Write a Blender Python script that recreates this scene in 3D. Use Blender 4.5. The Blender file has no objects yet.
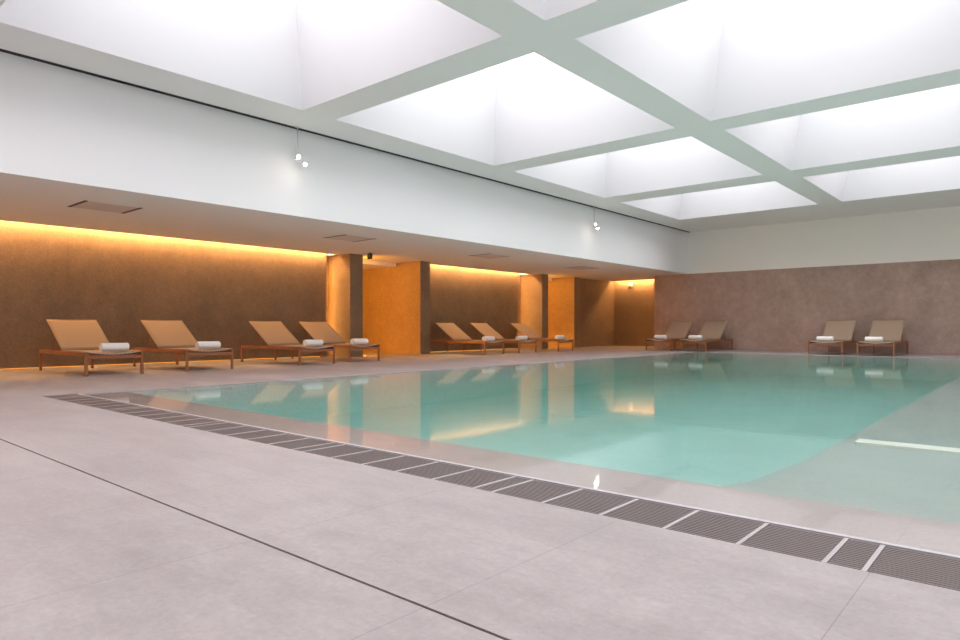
import bpy, bmesh, math, random
from mathutils import Vector, Matrix
random.seed(7)
SC = bpy.context.scene
C = SC.collection

# ------------------------------------------------------------------ helpers
def add_box(bm, x0, x1, y0, y1, z0, z1):
    v = [bm.verts.new(p) for p in ((x0,y0,z0),(x1,y0,z0),(x1,y1,z0),(x0,y1,z0),(x0,y0,z1),(x1,y0,z1),(x1,y1,z1),(x0,y1,z1))]
    for f in ((0,3,2,1),(4,5,6,7),(0,1,5,4),(1,2,6,5),(2,3,7,6),(3,0,4,7)):
        bm.faces.new([v[i] for i in f])
    return v

def add_beam(bm, a, b, w, h, up=(0,0,1)):
    """box along a-b, width w sideways, height h along up"""
    a, b = Vector(a), Vector(b); d = (b-a).normalized(); up = Vector(up)
    s = d.cross(up).normalized(); u = s.cross(d).normalized()
    vs = []
    for p in (a, b):
        for su, ss in ((-1,-1),(-1,1),(1,1),(1,-1)):
            vs.append(bm.verts.new(p + s*ss*w/2 + u*su*h/2))
    for f in ((0,1,2,3),(7,6,5,4),(0,4,5,1),(1,5,6,2),(2,6,7,3),(3,7,4,0)):
        bm.faces.new([vs[i] for i in f])

def add_tube(bm, a, b, r0, r1=None, n=16, caps=True):
    r1 = r0 if r1 is None else r1
    a, b = Vector(a), Vector(b); d = (b-a).normalized()
    t = Vector((0,0,1)) if abs(d.z) < .9 else Vector((1,0,0))
    s = d.cross(t).normalized(); u = s.cross(d)
    A = [bm.verts.new(a + (s*math.cos(k*2*math.pi/n)+u*math.sin(k*2*math.pi/n))*r0) for k in range(n)]
    B = [bm.verts.new(b + (s*math.cos(k*2*math.pi/n)+u*math.sin(k*2*math.pi/n))*r1) for k in range(n)]
    for k in range(n):
        bm.faces.new((A[k], A[(k+1)%n], B[(k+1)%n], B[k]))
    if caps:
        bm.faces.new(A[::-1]); bm.faces.new(B)

def add_strip(bm, sections):
    """closed cross-sections (lists of points) lofted into a solid"""
    rings = [[bm.verts.new(p) for p in s] for s in sections]
    n = len(rings[0])
    for a, b in zip(rings[:-1], rings[1:]):
        for k in range(n):
            bm.faces.new((a[k], a[(k+1)%n], b[(k+1)%n], b[k]))
    bm.faces.new(rings[0][::-1]); bm.faces.new(rings[-1])

def obj(name, bm, m, parent=None, smooth=False, bevel=0):
    bmesh.ops.recalc_face_normals(bm, faces=bm.faces)
    me = bpy.data.meshes.new(name); bm.to_mesh(me); bm.free()
    me.materials.append(m)
    if smooth:
        for p in me.polygons: p.use_smooth = True
    o = bpy.data.objects.new(name, me); C.objects.link(o)
    if parent: o.parent = parent
    if bevel:
        b = o.modifiers.new('bevel', 'BEVEL'); b.width = bevel; b.segments = 2; b.limit_method = 'ANGLE'
    return o

def box_obj(name, m, *b, parent=None, bevel=0):
    bm = bmesh.new(); add_box(bm, *b); return obj(name, bm, m, parent, bevel=bevel)

def thing(name, label, cat, loc=(0,0,0), rotz=0, group=None):
    o = bpy.data.objects.new(name, None); C.objects.link(o)
    o.empty_display_size = .2
    o.location = loc; o.rotation_euler = (0,0,rotz)
    o['label'] = label; o['category'] = cat
    if group: o['group'] = group
    return o

def tag(o, label, cat, group=None):
    o['label'] = label; o['category'] = cat
    if group: o['group'] = group
    return o

def struct(o): o['kind'] = 'structure'; return o

def dup(root, loc, rotz, label, group=None):
    r = root.copy(); C.objects.link(r); r.location = loc; r.rotation_euler = (0,0,rotz); r['label'] = label
    if group: r['group'] = group
    for ch in list(root.children):
        c = ch.copy(); C.objects.link(c); c.parent = r
        for g in ch.children:
            d = g.copy(); C.objects.link(d); d.parent = c
    return r

# ---------------------------------------------------------------- materials
def mat(name, col, rough=.6, metal=0, spec=.5):
    m = bpy.data.materials.new(name); m.use_nodes = True
    p = m.node_tree.nodes['Principled BSDF']
    p.inputs['Base Color'].default_value = (*col, 1); p.inputs['Roughness'].default_value = rough
    p.inputs['Metallic'].default_value = metal; p.inputs['Specular IOR Level'].default_value = spec
    return m
def emit(name, col, s):
    m = bpy.data.materials.new(name); m.use_nodes = True
    nt = m.node_tree; nt.nodes.clear()
    e = nt.nodes.new('ShaderNodeEmission'); e.inputs[0].default_value = (*col, 1); e.inputs[1].default_value = s
    o = nt.nodes.new('ShaderNodeOutputMaterial'); nt.links.new(e.outputs[0], o.inputs[0])
    return m
def N(nt, t, **kw):
    n = nt.nodes.new(t)
    for k, v in kw.items(): setattr(n, k, v)
    return n
def math_n(nt, op, a, b=None, clamp=False):
    n = N(nt, 'ShaderNodeMath', operation=op); n.use_clamp = clamp
    for i, x in enumerate((a, b)):
        if x is None: continue
        if isinstance(x, (int, float)): n.inputs[i].default_value = x
        else: nt.links.new(x, n.inputs[i])
    return n.outputs[0]
def mixc(nt, f, a, b, mode='MIX'):
    n = N(nt, 'ShaderNodeMix', data_type='RGBA', blend_type=mode)
    for i, x in ((0, f), (6, a), (7, b)):
        if isinstance(x, (int, float)): n.inputs[i].default_value = x
        elif isinstance(x, tuple): n.inputs[i].default_value = (*x, 1)
        else: nt.links.new(x, n.inputs[i])
    return n.outputs[2]
def noise(nt, vec, scale, detail=6, rough=.6, sc=(1,1,1)):
    mp = N(nt, 'ShaderNodeMapping'); mp.inputs['Scale'].default_value = sc
    nt.links.new(vec, mp.inputs[0])
    n = N(nt, 'ShaderNodeTexNoise'); n.inputs['Scale'].default_value = scale
    n.inputs['Detail'].default_value = detail; n.inputs['Roughness'].default_value = rough
    nt.links.new(mp.outputs[0], n.inputs['Vector']); return n.outputs[0]
def ramp(nt, f, p0, p1):
    n = N(nt, 'ShaderNodeMapRange'); nt.links.new(f, n.inputs[0])
    n.inputs[1].default_value = p0; n.inputs[2].default_value = p1; return n.outputs[0]
def line_mask(nt, coord, pitch, off, width):
    """1 on thin joint lines every `pitch` metres"""
    a = math_n(nt, 'ADD', coord, -off + 1000*pitch)
    a = math_n(nt, 'MODULO', a, pitch)
    a = math_n(nt, 'ADD', a, -pitch/2)
    a = math_n(nt, 'ABSOLUTE', a)
    return math_n(nt, 'GREATER_THAN', a, pitch/2 - width/2)

def stone(name, ca, cb, rough, axis_lines=(), big=.5, line_col=.8, spec=.5, stretch=(1,1,1), fine=.2):
    m = mat(name, ca, rough, spec=spec); nt = m.node_tree; p = nt.nodes['Principled BSDF']
    g = N(nt, 'ShaderNodeTexCoord').outputs['Object']
    sep = N(nt, 'ShaderNodeSeparateXYZ'); nt.links.new(g, sep.inputs[0])
    n1 = ramp(nt, noise(nt, g, big, 8, .72, stretch), .36, .64)
    n2 = ramp(nt, noise(nt, g, 6, 8, .8), .38, .62)
    n3 = ramp(nt, noise(nt, g, 38, 5, .8), .25, .75)
    f = math_n(nt, 'ADD', math_n(nt, 'MULTIPLY', n1, .6), math_n(nt, 'MULTIPLY', n2, .4))
    col = mixc(nt, f, ca, cb)
    sp = math_n(nt, 'ADD', math_n(nt, 'MULTIPLY', n3, 2*fine), 1-fine)
    col = mixc(nt, 1.0, col, N2(nt, sp), 'MULTIPLY')
    for ax, pitch, off, w in axis_lines:
        mk = line_mask(nt, sep.outputs[ax], pitch, off, w)
        col = mixc(nt, math_n(nt, 'MULTIPLY', mk, 1-line_col), col, (0.05,0.04,0.035))
    nt.links.new(col, p.inputs['Base Color'])
    r = math_n(nt, 'ADD', math_n(nt, 'MULTIPLY', n2, .12), rough-.06)
    nt.links.new(r, p.inputs['Roughness'])
    b = N(nt, 'ShaderNodeBump'); b.inputs['Strength'].default_value = .08; b.inputs['Distance'].default_value = .01
    nt.links.new(n2, b.inputs['Height']); nt.links.new(b.outputs[0], p.inputs['Normal'])
    return m
def N2(nt, v):
    c = N(nt, 'ShaderNodeCombineColor')
    for i in range(3): nt.links.new(v, c.inputs[i])
    return c.outputs[0]

def wood(name, ca, cb):
    m = mat(name, ca, .45); nt = m.node_tree; p = nt.nodes['Principled BSDF']
    g = N(nt, 'ShaderNodeTexCoord').outputs['Object']
    f = ramp(nt, noise(nt, g, 14, 5, .6, (.25, 3, 3)), .3, .7)
    nt.links.new(mixc(nt, f, ca, cb), p.inputs['Base Color']); return m

def sling(name, col, trans):
    m = mat(name, col, .75, spec=.3); nt = m.node_tree; p = nt.nodes['Principled BSDF']
    g = N(nt, 'ShaderNodeTexCoord').outputs['Object']
    f = noise(nt, g, 220, 2, .5)
    cc = mixc(nt, f, tuple(c*.85 for c in col), tuple(min(1, c*1.15) for c in col))
    nt.links.new(cc, p.inputs['Base Color'])
    t = N(nt, 'ShaderNodeBsdfTranslucent'); nt.links.new(cc, t.inputs[0])
    mx = N(nt, 'ShaderNodeMixShader'); mx.inputs[0].default_value = trans
    nt.links.new(p.outputs[0], mx.inputs[1]); nt.links.new(t.outputs[0], mx.inputs[2])
    nt.links.new(mx.outputs[0], nt.nodes['Material Output'].inputs[0]); return m

M = {}
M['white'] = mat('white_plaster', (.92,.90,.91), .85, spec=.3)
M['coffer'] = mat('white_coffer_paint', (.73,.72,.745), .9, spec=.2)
M['warm_lit_white'] = mat('warm_lit_plaster', (.92,.875,.81), .85, spec=.3)  # warm light at the back wall put into the plaster colour
M['ceil'] = mat('ceiling_paint', (.87,.855,.835), .85, spec=.3)
M['soffit'] = mat('soffit_paint', (.90,.86,.81), .85, spec=.3)
M['deck'] = stone('deck_stone', (.27,.236,.233), (.41,.363,.36), .50, ((0,.91,-.44,.004),), .9, .7, .4, (.5,1.6,1), .13)
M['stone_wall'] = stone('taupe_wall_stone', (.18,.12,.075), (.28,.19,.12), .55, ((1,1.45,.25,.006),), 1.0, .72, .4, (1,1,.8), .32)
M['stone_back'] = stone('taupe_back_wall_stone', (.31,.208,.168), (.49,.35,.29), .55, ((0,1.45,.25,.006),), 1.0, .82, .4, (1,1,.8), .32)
M['pillar'] = stone('pillar_stone', (.235,.15,.085), (.34,.225,.135), .55, (), 1.0, .8, .4, (1,1,1), .32)
M['basin'] = stone('pool_stone', (.42,.46,.43), (.51,.545,.51), .6, ((0,.91,-.44,.01),(1,.91,.2,.01)), 1.2, .92)
M['lining'] = stone('pool_side_lightened', (.66,.72,.67), (.76,.81,.77), .6, (), 1.2, .9)  # pool stone with a lightened colour, offsetting the shade on the side walls
M['ledge'] = stone('ledge_stone', (.28,.34,.315), (.37,.43,.40), .5, ((0,1.82,-.44,.004),), 1.1, .85, .5)
M['shelf'] = stone('wet_shelf_stone', (.31,.265,.25), (.42,.365,.345), .45, ((0,1.82,-.44,.004),), 1.1, .8, .5)
M['dark'] = mat('dark_gap', (.015,.012,.01), .8)
M['joint'] = mat('joint_sealant', (.06,.035,.02), .8)
M['grate'] = mat('grate_slats', (.19,.155,.15), .45, .3)
M['steel'] = mat('brushed_steel', (.62,.60,.61), .35, .8)
M['bar'] = mat('grate_end_bar', (.44,.40,.40), .5, .1)
M['edge_steel'] = mat('edge_steel', (.55,.52,.55), .4, .3)
M['wood'] = wood('teak', (.36,.135,.05), (.24,.08,.03))
M['sling'] = sling('taupe_sling', (.42,.308,.222), .12)
M['towel'] = mat('white_towel', (.92,.91,.91), .95, spec=.1)
M['strip_white'] = mat('white_ledge_strip', (.85,.84,.74), .6)
M['cove'] = emit('warm_led', (1,.57,.23), 120)
M['floor_led'] = emit('warm_floor_led', (1,.38,.05), .8)
M['edge_led'] = emit('warm_edge_led', (1,.48,.11), 32)
M['pane'] = emit('daylit_skylight_pane', (1,.982,1), 3.4)
M['lamp'] = emit('lamp_lens', (1,.86,.68), 110)
M['cam_white'] = mat('white_plastic', (.75,.73,.7), .4)
M['black'] = mat('black_plastic', (.02,.018,.015), .4)
M['green'] = emit('exit_green', (.25,.3,.06), .35)
M['slot'] = mat('vent_slot', (.14,.08,.055), .8)
M['vent'] = mat('vent_plate', (.70,.62,.56), .8)

# water: Fresnel mix of a clear surface and a mirror, with an absorbing volume
def water():
    m = bpy.data.materials.new('pool_water'); m.use_nodes = True
    nt = m.node_tree; nt.nodes.clear()
    out = N(nt, 'ShaderNodeOutputMaterial')
    g = N(nt, 'ShaderNodeTexCoord').outputs['Object']
    h1 = noise(nt, g, 2.2, 3, .5, (.8, 1.2, 1))
    h2 = noise(nt, g, 9, 3, .5, (1, 1.3, 1))
    h = math_n(nt, 'ADD', math_n(nt, 'MULTIPLY', h1, 1.0), math_n(nt, 'MULTIPLY', h2, .16))
    b = N(nt, 'ShaderNodeBump'); b.inputs['Strength'].default_value = .5; b.inputs['Distance'].default_value = .0016
    nt.links.new(h, b.inputs['Height'])
    fr = N(nt, 'ShaderNodeFresnel'); fr.inputs[0].default_value = 1.33; nt.links.new(b.outputs[0], fr.inputs[1])
    gl = N(nt, 'ShaderNodeBsdfGlossy'); gl.inputs['Roughness'].default_value = .05; nt.links.new(b.outputs[0], gl.inputs['Normal'])
    tr = N(nt, 'ShaderNodeBsdfTransparent')
    mx = N(nt, 'ShaderNodeMixShader'); geo = N(nt, 'ShaderNodeNewGeometry')
    outside = math_n(nt, 'SUBTRACT', 1.0, geo.outputs['Backfacing'])
    nt.links.new(math_n(nt, 'MULTIPLY', fr.outputs[0], outside), mx.inputs[0])
    nt.links.new(tr.outputs[0], mx.inputs[1]); nt.links.new(gl.outputs[0], mx.inputs[2])
    nt.links.new(mx.outputs[0], out.inputs[0])
    va = N(nt, 'ShaderNodeVolumeAbsorption'); va.inputs[0].default_value = (.0, .87, .80, 1); va.inputs[1].default_value = .175
    nt.links.new(va.outputs[0], out.inputs['Volume'])
    return m
M['water'] = water()

# ------------------------------------------------------------ dimensions (m)
CZ, SZ = 4.30, 2.77              # main ceiling, soffit
X0, YB = -10.08, 23.45           # fascia over the alcoves, back wall
XR, YF = 6.0, -3.5               # unseen right wall, wall behind the viewer
XW = -14.90                      # alcove stone panels
PX0, PX1, PY0, PY1 = -8.72, 3.2, 2.84, 20.75   # pool
GY0, GY1 = 2.46, 2.82            # grating channel
XP = -14.13                      # pillar fronts
WZ = -.012                       # water level

# ------------------------------------------------------------------- floor
bm = bmesh.new()
add_box(bm, -18.4, XR+.2, YF-.2, 1.315, -.3, 0)
add_box(bm, -18.4, XR+.2, 1.327, GY0, -.3, 0)
add_box(bm, -18.4, XR+.2, 1.315, 1.327, -.3, -.02)
add_box(bm, -18.4, -8.87, GY0, PY0, -.3, 0)
add_box(bm, -18.4, PX0, PY0, 25.9, -.3, 0)
add_box(bm, PX0, XR+.2, PY1, 25.9, -.3, 0)
add_box(bm, PX1, XR+.2, GY0, PY1, -.3, 0)
struct(obj('floor', bm, M['deck']))
struct(box_obj('trim_1', M['joint'], -18.0, XR, 1.3152, 1.3268, -.0199, -.004))   # dark line of the expansion joint
# pool basin with wet shelf and side ledge
bm = bmesh.new()
add_box(bm, PX0-.2, PX1+.2, PY0, PY1+.2, -1.0, -.6)
add_box(bm, PX0-.2, PX0, PY0-.2, PY1+.2, -.98, -.301)
add_box(bm, PX1, PX1+.2, PY0-.2, PY1+.2, -.98, -.301)
add_box(bm, PX0, PX1, PY1, PY1+.2, -.98, -.301)
struct(obj('floor_pool', bm, M['basin']))
bm = bmesh.new()
add_box(bm, PX0+.001, PX0+.02, 3.405, PY1-.001, -.602, -.02)
add_box(bm, PX0+.021, -1.305, PY1-.02, PY1-.001, -.602, -.02)
struct(obj('trim_3', bm, M['lining']))
bm = bmesh.new()
add_box(bm, PX0, PX1, GY1+.002, 3.40, -.8, -.026)
struct(obj('floor_wet_shelf', bm, M['shelf']))
bm = bmesh.new()
prof = [(3.40,-.027),(3.9,-.09),(5.0,-.14),(20.75,-.18)]
lower = [(20.75,-.8),(3.40,-.8)]
pts = prof+lower
add_strip(bm, [[(x,y,z) for y,z in pts] for x in (-1.30, PX1)])
struct(obj('floor_side_ledge', bm, M['ledge']))
struct(box_obj('trim_2', M['strip_white'], -1.19, PX1, 6.02, 6.22, -.2, -.128))  # plain pale strip across the side ledge, under water
# water body
bm = bmesh.new()
add_box(bm, PX0-.004, PX1+.004, GY1+.004, PY1+.004, -.65, WZ)
w = obj('pool_water', bm, M['water'])
tag(w, 'still turquoise water filling the large rectangular pool', 'water'); w['kind'] = 'stuff'

# ---------------------------------------------------------- drainage channel
struct(box_obj('floor_drain_channel', M['dark'], -8.87, PX1+.3, GY0, GY1, -.3, -.10))
struct(box_obj('trim_4', M['edge_steel'], -8.80, PX1+.3, GY1-.008, GY1+.018, -.1, .001))
def make_grate(L, label, x):
    t = thing('drain_grate', label, 'drain grate', (x, GY0, 0), 0, 'drain grates along the near pool edge')
    bm = bmesh.new(); n = 16; W = GY1-GY0-.02
    for k in range(n):
        y = .012 + (k+.5)*(W-.008)/n
        add_box(bm, .011, L-.011, y-.0062, y+.0062, -.022, -.003)
    obj('slats', bm, M['grate'], t)
    for a in (.0001, L-.0079):
        bm = bmesh.new(); add_box(bm, a, a+.0078, .004, W+.004, -.028, -.001)
        obj('end_bar', bm, M['bar'], t)
    return t
xs = -.46
edges = [-.46]
seq = [.12,.29,.29,.29,.30,.30]
i = 0
while edges[-1] > -8.55:
    edges.append(edges[-1] - seq[i % 6]); i += 1
lens = [(edges[k+1], edges[k]-edges[k+1]) for k in range(len(edges)-1)]
protos = {}
def place_grate(x, L):
    key = round(L, 2); short = key < .2
    lab = 'narrow short segment of grey slatted drain grate beside the pool' if short else 'grey slatted drain grate segment in the channel beside the pool'
    if key not in protos: protos[key] = make_grate(L, lab, x)
    else: dup(protos[key], (x, GY0, 0), 0, lab)
for x, L in lens: place_grate(x, L)
x = -.46
for k in range(13):
    place_grate(x, .29); x += .29

# ------------------------------------------------------------------ ceiling
bays_x = [(-9.10,-4.96), (-4.35,-.21), (.40,4.54)]
bays_y = [(-2.7,1.45), (2.02,6.17), (6.80,11.0), (11.67,15.67), (16.56,20.48)]
INS, CH = .46, 1.72
bm = bmesh.new()
gx = [X0+.12] + [v for b in bays_x for v in b] + [XR+.1]
gy = [YF-.1] + [v for b in bays_y for v in b] + [YB+.1]
T = .12
for i in range(len(gx)-1):
    for j in range(len(gy)-1):
        if i % 2 == 1 and j % 2 == 1: continue
        vs = [bm.verts.new(p) for p in ((gx[i],gy[j],CZ),(gx[i+1],gy[j],CZ),(gx[i+1],gy[j+1],CZ),(gx[i],gy[j+1],CZ))]
        bm.faces.new(vs)
bmesh.ops.remove_doubles(bm, verts=bm.verts, dist=1e-4)
ceil = struct(obj('ceiling', bm, M['ceil']))
nw = 0
for (xa, xb) in bays_x:
    for (ya, yb) in bays_y:
        bm = bmesh.new()
        lo = [(xa,ya,CZ),(xb,ya,CZ),(xb,yb,CZ),(xa,yb,CZ)]
        t = INS
        hi = [(xa+t,ya+t,CZ+CH),(xb-t,ya+t,CZ+CH),(xb-t,yb-t,CZ+CH),(xa+t,yb-t,CZ+CH)]
        def out(q, d):
            cx, cy = (xa+xb)/2, (ya+yb)/2
            return (q[0]+math.copysign(d,q[0]-cx), q[1]+math.copysign(d,q[1]-cy), q[2])
        rings = [lo, hi, [out(q,.08) for q in hi], [out((q[0],q[1],q[2]+.03),.06) for q in lo]]
        R = [[bm.verts.new(q) for q in r] for r in rings]
        for a in range(4):
            A, B = R[a], R[(a+1)%4]
            for k in range(4): bm.faces.new((A[k],A[(k+1)%4],B[(k+1)%4],B[k]))
        nw += 1
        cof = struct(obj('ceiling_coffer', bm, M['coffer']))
        wob = struct(box_obj('window_%d' % nw, M['pane'], xa+t-.04, xb-t+.04, ya+t-.04, yb-t+.04, CZ+CH+.005, CZ+CH+.04))

# dark shadow gap beside the fascia
struct(box_obj('trim_5', M['dark'], X0-.01, X0+.13, YF, YB, CZ+.004, CZ+.06))

# ------------------------------------------------------------------- walls
S = M['stone_wall']
struct(box_obj('wall_left_fascia', M['white'], X0-.25, X0, YF-.1, YB+.06, SZ, CZ+.01))
bm = bmesh.new()
add_box(bm, X0, XR+.2, YB, YB+.2, SZ, CZ+.01)
struct(obj('wall_back_upper', bm, M['warm_lit_white']))
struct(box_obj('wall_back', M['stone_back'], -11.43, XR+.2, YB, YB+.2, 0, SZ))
struct(box_obj('wall_right', M['white'], XR, XR+.2, YF-.2, YB+.1, 0, CZ))
struct(box_obj('wall_front', M['white'], -18.2, XR+.2, YF-.2, YF, 0, CZ))
# soffit slab over the alcoves, stopped short of the stone panels to leave a light slot
SLOT = -14.62
bm = bmesh.new()
add_box(bm, SLOT, X0-.25, YF, 25.15, SZ, SZ+.15)
add_box(bm, X0-.25, X0-.001, YF, 25.15, SZ-.001, SZ-.0005)
add_box(bm, -15.2, SLOT, 10.93, 14.18, SZ, SZ+.15)
add_box(bm, -15.2, SLOT, 19.75, 22.3, SZ, SZ+.15)
add_box(bm, -18.2, -15.2, 11.0, 14.18, 2.66, SZ+.15)
add_box(bm, -18.2, -15.2, 19.75, 22.6, 2.66, SZ+.15)
add_box(bm, -15.6, -10.2, YF-.1, 25.7, 3.12, 3.2)     # closes the light slot above
struct(obj('ceiling_soffit', bm, M['soffit']))
# backing wall behind the floating stone panels
PW = -15.12
bm = bmesh.new()
add_box(bm, PW-.2, PW, YF, 11.05, 0, 3.2)
add_box(bm, PW-.2, PW, 14.06, 19.87, 0, 3.2)
struct(obj('wall_left', bm, M['pillar']))
bm = bmesh.new(); add_box(bm, XW-.06, XW, YF, 10.84, .02, 3.02)
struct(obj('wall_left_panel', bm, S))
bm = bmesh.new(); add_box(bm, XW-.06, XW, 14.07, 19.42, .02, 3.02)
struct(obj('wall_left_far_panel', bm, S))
# passage ends, far niche
bm = bmesh.new()
add_box(bm, -18.2, -18.0, 11.0, 14.2, 0, 2.8)
add_box(bm, -18.2, -18.0, 19.8, 22.6, 0, 2.8)
struct(obj('wall_passage_end', bm, M['pillar']))
struct(box_obj('wall_niche_side', S, -14.6, -14.30, 22.66, 25.5, 0, 3.1))
struct(box_obj('wall_niche_end', M['pillar'], -14.30, -11.2, 25.5, 25.7, 0, 3.15))
struct(box_obj('wall_niche_return', M['pillar'], -11.43, -11.2, YB+.2, 25.5, 0, 3.1))

def pillar(y0, y1, label, deep=-18.0):
    bm = bmesh.new(); add_box(bm, deep, -15.2, y0, y1, 0, 2.66); add_box(bm, -15.2, XP, y0, y1, 0, SZ)
    bmesh.ops.remove_doubles(bm, verts=bm.verts, dist=1e-4)
    o = obj('stone_pillar', bm, M['pillar']); tag(o, label, 'pillar', 'stone pillars along the left side'); return o
pillar(11.05, 11.48, 'stone wall pillar on the left, nearest to the viewer, behind the fourth lounger')
pillar(13.65, 14.06, 'stone pillar with a wide glowing orange side beside the green exit sign')
pillar(19.87, 20.26, 'stone pillar standing behind the far end of the three middle loungers')
pillar(22.04, 22.50, 'farthest slim orange-lit stone pillar, just before the far corner niche')

# --------------------------------------------------------- warm light strips
def led(name, lab, m, *b):
    o = box_obj(name, m, *b); tag(o, lab, 'light strip', 'warm light strips'); return o
led('cove_light', 'warm light strip in the ceiling slot above the four nearest loungers', M['cove'], -14.80, -14.77, YF+.2, 10.88, SZ+.14, SZ+.17)
led('cove_light', 'warm light strip in the ceiling slot above the three middle loungers', M['cove'], -14.80, -14.77, 14.10, 19.70, SZ+.14, SZ+.17)
led('cove_light', 'warm light strip in the ceiling slot of the far corner niche', M['cove'], -14.2, -11.5, 25.31, 25.34, SZ+.14, SZ+.17)
led('floor_light', 'warm light strip glowing at the floor behind the nearest stone panel', M['floor_led'], XW-.11, XW-.08, YF+.2, 10.78, .0, .03)
led('floor_light', 'warm light strip glowing at the floor behind the middle stone panel', M['floor_led'], XW-.11, XW-.08, 14.10, 19.36, .0, .03)
t = thing('edge_light', 'upright warm light strip in the gap between stone panel and nearest pillar', 'light strip', (XW-.035, 10.842, 0), 0, 'warm light strips')
box_obj('housing', M['steel'], -.02, .02, 0, .004, 0, 2.55, parent=t)
box_obj('strip', M['edge_led'], -.015, .015, .0042, .012, .15, 2.5, parent=t)
t = thing('edge_light', 'upright warm light strip in the gap before the third pillar', 'light strip', (XW-.035, 19.422, 0), 0, 'warm light strips')
box_obj('housing', M['steel'], -.02, .02, 0, .004, 0, 2.55, parent=t)
box_obj('strip', M['edge_led'], -.015, .015, .0042, .012, .15, 2.5, parent=t)

def area(name, loc, size, rot, power, col, spread=math.pi):
    l = bpy.data.lights.new(name, 'AREA'); l.shape = 'RECTANGLE'; l.size, l.size_y = size
    l.energy = power; l.color = col; l.spread = spread
    o = bpy.data.objects.new(name, l); C.objects.link(o); o.location = loc; o.rotation_euler = rot; return o
WARM = (1,.40,.045)
# recessed lamps in the passages between the pillars
area('passage_lamp', (-15.6, 11.56, 2.55), (2.6,.08), (math.radians(60),0,0), 62, WARM)
area('passage_lamp', (-15.6, 20.34, 2.55), (2.6,.08), (math.radians(60),0,0), 50, WARM)
area('passage_floor_lamp', (-15.0, 11.55, .06), (1.6,.04), (math.radians(55),0,0), 45, WARM)
area('passage_floor_lamp', (-15.0, 20.33, .06), (1.6,.04), (math.radians(55),0,0), 35, WARM)

# ------------------------------------------------------------ ceiling vents
def make_vent(label, loc):
    t = thing('ceiling_vent', label, 'ceiling vent', loc, 0, 'vents in the lower ceiling')
    bm = bmesh.new(); add_box(bm, -.38,.38,-.37,.37,-.006,.0)
    obj('plate', bm, M['vent'], t, bevel=.002)
    for s in (-1, 1):
        bm = bmesh.new(); add_box(bm, -.40,.40, s*.41-.028, s*.41+.028, -.004, 0)
        obj('slot', bm, M['slot'], t)
    return t
v0 = make_vent('square ceiling vent nearest to the viewer, above the first lounger', (-11.72, 4.16, SZ))
for y, lab in ((9.15,'square ceiling vent above the fourth lounger, before the nearest pillar'),
               (13.95,'square ceiling vent in front of the second pillar, above the middle loungers'),
               (18.75,'farthest square ceiling vent, near the far corner niche')):
    dup(v0, (-11.72, y, SZ), 0, lab)

# ----------------------------------------------------------- ceiling spots
def make_spot(label, loc):
    t = thing('spot_lamp', label, 'spot lamp', loc, 0, 'twin spot lamps under the ceiling gap')
    bm = bmesh.new(); add_tube(bm, (0,0,0), (0,0,-.60), .008, n=10); add_box(bm,-.02,.02,-.04,.04,-.012,0)
    obj('rod', bm, M['steel'], t)
    bm = bmesh.new(); add_beam(bm, (0,-.05,-.58), (0,.22,-.58), .02, .02); obj('crossbar', bm, M['steel'], t)
    for (y, z, d) in ((.03,-.50,Vector((.75,-.55,-.5))), (.17,-.60,Vector((.6,-.6,-.6)))):
        d = d.normalized(); a = Vector((0,y,z)); b = a + d*.07
        bm = bmesh.new(); add_tube(bm, a, b, .026, .032, 20); h = obj('lamp_head', bm, M['cam_white'], t, smooth=False)
        bm = bmesh.new(); add_tube(bm, b+d*.001, b+d*.006, .028, .026, 20); obj('lens', bm, M['lamp'], h)
    return t
sp = make_spot('twin white spot lamp on a thin rod, nearest to the viewer', (-9.93, 6.62, CZ))
dup(sp, (-9.93, 16.55, CZ), 0, 'twin white spot lamp on a thin rod, farther down near the back wall')

# ------------------------------------------------------- exit sign, camera
t = thing('exit_sign', 'small dark box sign with a green pictogram under the ceiling between two pillars', 'exit sign', (-13.49, 11.2, 2.665))
bm = bmesh.new(); add_box(bm, -.07,.07,-.03,.03,-.075,.075); obj('box', bm, M['black'], t, bevel=.006)
bm = bmesh.new()
add_tube(bm, (.005,-.034,.035), (.005,-.031,.035), .010, n=12)
add_beam(bm, (0,-.0325,.022), (-.008,-.0325,-.008), .003, .014, (1,0,0))
add_beam(bm, (-.006,-.0325,-.006), (.016,-.0325,-.035), .003, .010, (1,0,0))
add_beam(bm, (-.008,-.0325,-.006), (-.028,-.0325,-.028), .003, .010, (1,0,0))
add_beam(bm, (.0,-.0325,.018), (.024,-.0325,.008), .003, .008, (1,0,0))
add_beam(bm, (-.002,-.0325,.018), (-.024,-.0325,.012), .003, .008, (1,0,0))
obj('pictogram', bm, M['green'], t)
bm = bmesh.new(); add_tube(bm, (0,0,.07), (0,0,.105), .012, n=10); obj('bracket', bm, M['black'], t)

t = thing('security_camera', 'small white camera mounted high on the orange-lit wall of the far niche', 'security camera', (-13.48, 25.5, 2.57))
bm = bmesh.new(); add_box(bm, -.08,.08,-.05,0,-.06,.14); obj('mount', bm, M['cam_white'], t, bevel=.012)
bm = bmesh.new()
bmesh.ops.create_uvsphere(bm, u_segments=20, v_segments=12, radius=.085, matrix=Matrix.Translation((.0,-.12,-.02)))
obj('dome', bm, M['cam_white'], t, smooth=True)
bm = bmesh.new(); add_tube(bm, (0,-.13,-.075), (0,-.135,-.115), .05, .04, 16); obj('lens', bm, M['black'], t)

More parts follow.
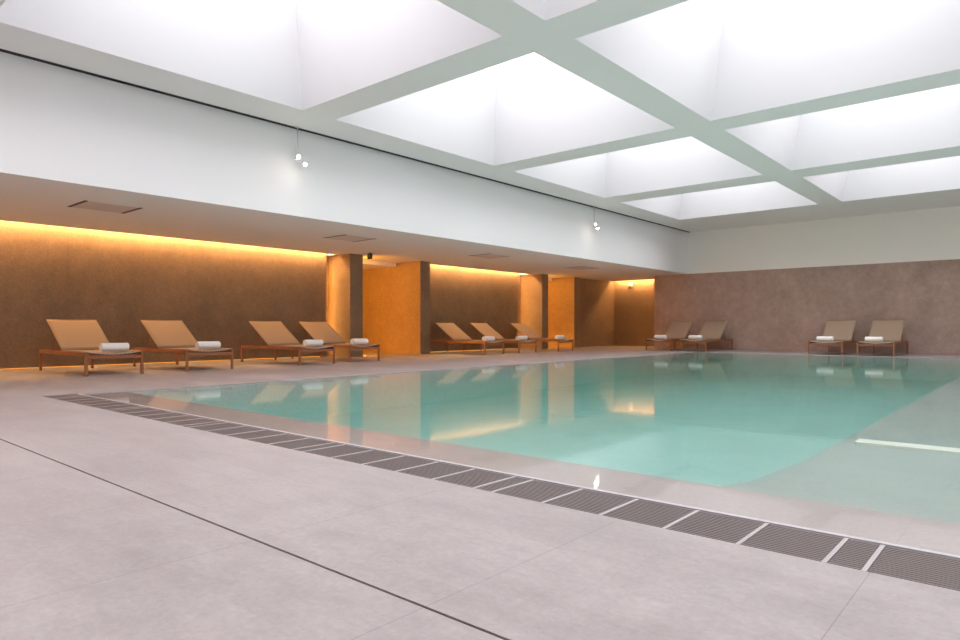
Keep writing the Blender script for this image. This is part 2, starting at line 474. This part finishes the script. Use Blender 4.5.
# ---------------------------------------------------------------- loungers
# local frame: foot end at x=0 facing +x, head towards -x, width along y
LW, LL, LH = .87, 2.30, .385
def make_lounger(label, loc, rz, group, tilt=33):
    t = thing('sun_lounger', label, 'sun lounger', loc, rz, group)
    hw = LW/2
    bm = bmesh.new()
    for s in (-1, 1):
        add_box(bm, -LL, .0, s*hw-.018, s*hw+.018, LH-.062, LH)
    add_box(bm, -LL-.018, -LL+.018, -hw, hw, LH-.062, LH)
    add_box(bm, -.022, .012, -hw+.018, hw-.018, LH-.105, LH-.060)
    add_box(bm, -1.27, -1.23, -hw+.018, hw-.018, LH-.075, LH-.035)
    obj('frame', bm, M['wood'], t, bevel=.004)
    for x in (0, -LL):
        for s in (-1, 1):
            bm = bmesh.new(); add_box(bm, x-.020, x+.020, s*hw-.021, s*hw+.021, 0, LH+.004)
            obj('leg', bm, M['wood'], t, bevel=.004)
    # seat sling, sagging between the rails
    def sag(x, v, amt):            # v in -1..1 across
        return LH + .012 - amt*(1-v*v)
    nx, ny = 14, 12; bm = bmesh.new(); top = []; bot = []
    for i in range(nx+1):
        x = -1.22 + i*(1.22+.005)/nx
        amt = .012 + .028*(i/nx)
        rt = []; rb = []
        for j in range(ny+1):
            v = -1 + 2*j/ny; z = sag(x, v, amt)
            rt.append(bm.verts.new((x, v*(hw-.012), z+.004))); rb.append(bm.verts.new((x, v*(hw-.012), z-.004)))
        top.append(rt); bot.append(rb)
    def skin(top, bot, bm):
        nx, ny = len(top)-1, len(top[0])-1
        for i in range(nx):
            for j in range(ny):
                bm.faces.new((top[i][j], top[i+1][j], top[i+1][j+1], top[i][j+1]))
                bm.faces.new((bot[i][j], bot[i][j+1], bot[i+1][j+1], bot[i+1][j]))
            bm.faces.new((top[i][0], bot[i][0], bot[i+1][0], top[i+1][0]))
            bm.faces.new((top[i][ny], top[i+1][ny], bot[i+1][ny], bot[i][ny]))
        for j in range(ny):
            bm.faces.new((top[0][j], top[0][j+1], bot[0][j+1], bot[0][j]))
            bm.faces.new((top[nx][j], bot[nx][j], bot[nx][j+1], top[nx][j+1]))
    skin(top, bot, bm)
    st = obj('seat_sling', bm, M['sling'], t, smooth=True)
    bm = bmesh.new()               # pale hem rod at the foot end, following the sag
    pts = [(.010, (-1+2*j/ny)*(hw-.03), sag(0, -1+2*j/ny, .040)-.006) for j in range(ny+1)]
    for a, b in zip(pts[:-1], pts[1:]): add_tube(bm, a, b, .007, n=8)
    obj('hem', bm, M['bar'], st, smooth=True)
    # raised backrest
    bx, bz, L, ang = -1.22, LH+.02, .98, math.radians(tilt)
    bm = bmesh.new(); top = []; bot = []
    for i in range(13):
        r = i/12*L; rt = []; rb = []
        for j in range(ny+1):
            v = -1+2*j/ny; n = -.004*(1-v*v)
            x = bx - r*math.cos(ang) + n*math.sin(ang); z = bz + r*math.sin(ang) + n*math.cos(ang)
            o_ = (.004*math.sin(ang), .004*math.cos(ang))
            rt.append(bm.verts.new((x+o_[0], v*(hw-.02), z+o_[1]))); rb.append(bm.verts.new((x-o_[0], v*(hw-.02), z-o_[1])))
        top.append(rt); bot.append(rb)
    skin(top, bot, bm)
    br = obj('backrest', bm, M['sling'], t, smooth=True)
    bm = bmesh.new()
    e = (bx-L*math.cos(ang), bz+L*math.sin(ang))
    for s in (-1, 1):
        add_beam(bm, (bx, s*(hw-.035), bz-.016), (e[0], s*(hw-.035), e[1]-.016), .022, .018)
    add_beam(bm, (e[0]+.01, -hw+.03, e[1]-.014), (e[0]+.01, hw-.03, e[1]-.014), .018, .018)
    obj('backrest_frame', bm, M['wood'], br)
    bm = bmesh.new()
    mx = (bx-.62*L*math.cos(ang), bz+.62*L*math.sin(ang)-.03)
    for s in (-1, 1):
        add_beam(bm, (mx[0], s*(hw-.06), mx[1]), (mx[0]-.12, s*(hw-.06), LH-.03), .018, .012)
    add_beam(bm, (mx[0]-.12, -hw, LH-.03), (mx[0]-.12, hw, LH-.03), .018, .018)
    obj('backrest_prop', bm, M['wood'], t)
    return t

def make_towel(label, loc, rz, group):
    """a rolled bath towel: spiral cross-section extruded along local y"""
    L = .43; bm = bmesh.new(); turns, th = 3.6, .0178; n = 72
    def pt(k, off):
        a = k/n*turns*2*math.pi; r = .010 + th*a/(2*math.pi) + off
        return (r*math.cos(a)*1.08, r*math.sin(a)*.95)
    secs = []
    for y, sh in ((-L/2, .93), (-L/2+.012, 1.0), (-L/6, 1.015), (L/6, .99), (L/2-.012, 1.0), (L/2, .93)):
        secs.append([[(x*sh, y, z*sh) for x, z in (pt(k, th*.42) for k in range(n+1))],
                     [(x*sh, y, z*sh) for x, z in (pt(k, -th*.42) for k in range(n+1))]])
    O = [[bm.verts.new(p) for p in s[0]] for s in secs]; I = [[bm.verts.new(p) for p in s[1]] for s in secs]
    for a in range(len(secs)-1):
        for k in range(n):
            bm.faces.new((O[a][k],O[a][k+1],O[a+1][k+1],O[a+1][k]))
            bm.faces.new((I[a][k],I[a+1][k],I[a+1][k+1],I[a][k+1]))
        for k in (0, n):
            bm.faces.new((O[a][k],O[a+1][k],I[a+1][k],I[a][k]))
    for a in (0, -1):
        for k in range(n):
            bm.faces.new((O[a][k],O[a][k+1],I[a][k+1],I[a][k]))
    o = obj('rolled_towel', bm, M['towel'], None, smooth=True)
    o.location = loc; o.rotation_euler = (0,0,rz); tag(o, label, 'towel', group); return o

G1, G2, G3 = 'sun loungers along the left wall', 'sun loungers by the back wall', 'rolled white towels on the loungers'
left = [  # foot-end x, y0, y1, towel y offset, labels
 (-11.80, 3.90, 4.77, 'teak sun lounger with golden-lit backrest, nearest to the viewer, by the left wall', 'rolled white towel on the lounger nearest to the viewer'),
 (-11.80, 5.55, 6.42, 'second teak sun lounger from the viewer, by the left wall', 'rolled white towel on the second lounger from the viewer'),
 (-11.80, 7.92, 8.79, 'third teak sun lounger from the viewer, standing apart by the left wall', 'rolled white towel on the third lounger from the viewer'),
 (-12.12, 9.46, 10.33, 'fourth teak sun lounger, its backrest against the nearest stone pillar', 'rolled white towel on the lounger beside the nearest pillar'),
 (-12.30, 14.45, 15.32, 'nearest of the three teak sun loungers between the second and third pillars', 'rolled white towel on the nearest of the three middle loungers'),
 (-12.30, 16.08, 16.95, 'centre one of the three teak sun loungers between the second and third pillars', 'rolled white towel on the centre one of the three middle loungers'),
 (-12.30, 18.22, 19.09, 'farthest of the three middle teak sun loungers, beside the third pillar', 'rolled white towel on the farthest of the three middle loungers'),
]
back = [
 (-10.51, -9.64, 'leftmost teak sun lounger at the back wall, beside the far corner niche', 'rolled white towel on the leftmost lounger at the back wall'),
 (-9.27, -8.40, 'second sun lounger from the left at the back wall', 'rolled white towel on the second back wall lounger from the left'),
 (-5.32, -4.45, 'third sun lounger from the left at the back wall, left of the right pair', 'rolled white towel on the left lounger of the right pair at the back'),
 (-4.06, -3.19, 'rightmost teak sun lounger at the back wall', 'rolled white towel on the rightmost lounger at the back wall'),
]
L0 = T0 = LB = None
TZ = LH + .012 + .062
for x, ya, yb, lab, tl in left:
    loc = (x, (ya+yb)/2, 0); sx = random.uniform(-.015,.015)
    tloc = (x-.30, (ya+yb)/2+.11+sx, TZ)
    if L0 is None:
        L0 = make_lounger(lab, loc, 0, G1); T0 = make_towel(tl, tloc, random.uniform(-.04,.04), G3)
    else:
        dup(L0, loc, 0, lab, G1); dup(T0, tloc, random.uniform(-.05,.05), tl, G3)
for xa, xb, lab, tl in back:
    loc = ((xa+xb)/2, 20.95, 0)
    LB = make_lounger(lab, loc, -math.pi/2, G2, 39) if LB is None else (dup(LB, loc, -math.pi/2, lab, G2), LB)[1]
    dup(T0, ((xa+xb)/2-.12, 21.42, TZ), -math.pi/2+random.uniform(-.05,.05), tl, G3)

# ------------------------------------------------------------------ camera
cam = bpy.data.cameras.new('camera'); co = bpy.data.objects.new('camera', cam); C.objects.link(co)
cam.sensor_width = 36; cam.lens = 36*658.2/960
cam.shift_y = -(320-327.2)/960*1.0
cam.clip_start = .02
co.location = (0,0,.8); co.rotation_euler = (math.radians(90), 0, math.radians(40.81))
SC.camera = co

# ------------------------------------------------------------------- world
w = bpy.data.worlds.new('world'); SC.world = w; w.use_nodes = True
w.node_tree.nodes['Background'].inputs[0].default_value = (.6,.62,.65,1)
w.node_tree.nodes['Background'].inputs[1].default_value = .3

SC.view_settings.view_transform = 'Standard'
SC.view_settings.look = 'None'
SC.view_settings.exposure = .40
SC.view_settings.gamma = 1
SC.cycles.use_denoising = True
SC.cycles.max_bounces = 10; SC.cycles.diffuse_bounces = 6; SC.cycles.transparent_max_bounces = 12
SC.cycles.sample_clamp_indirect = 6
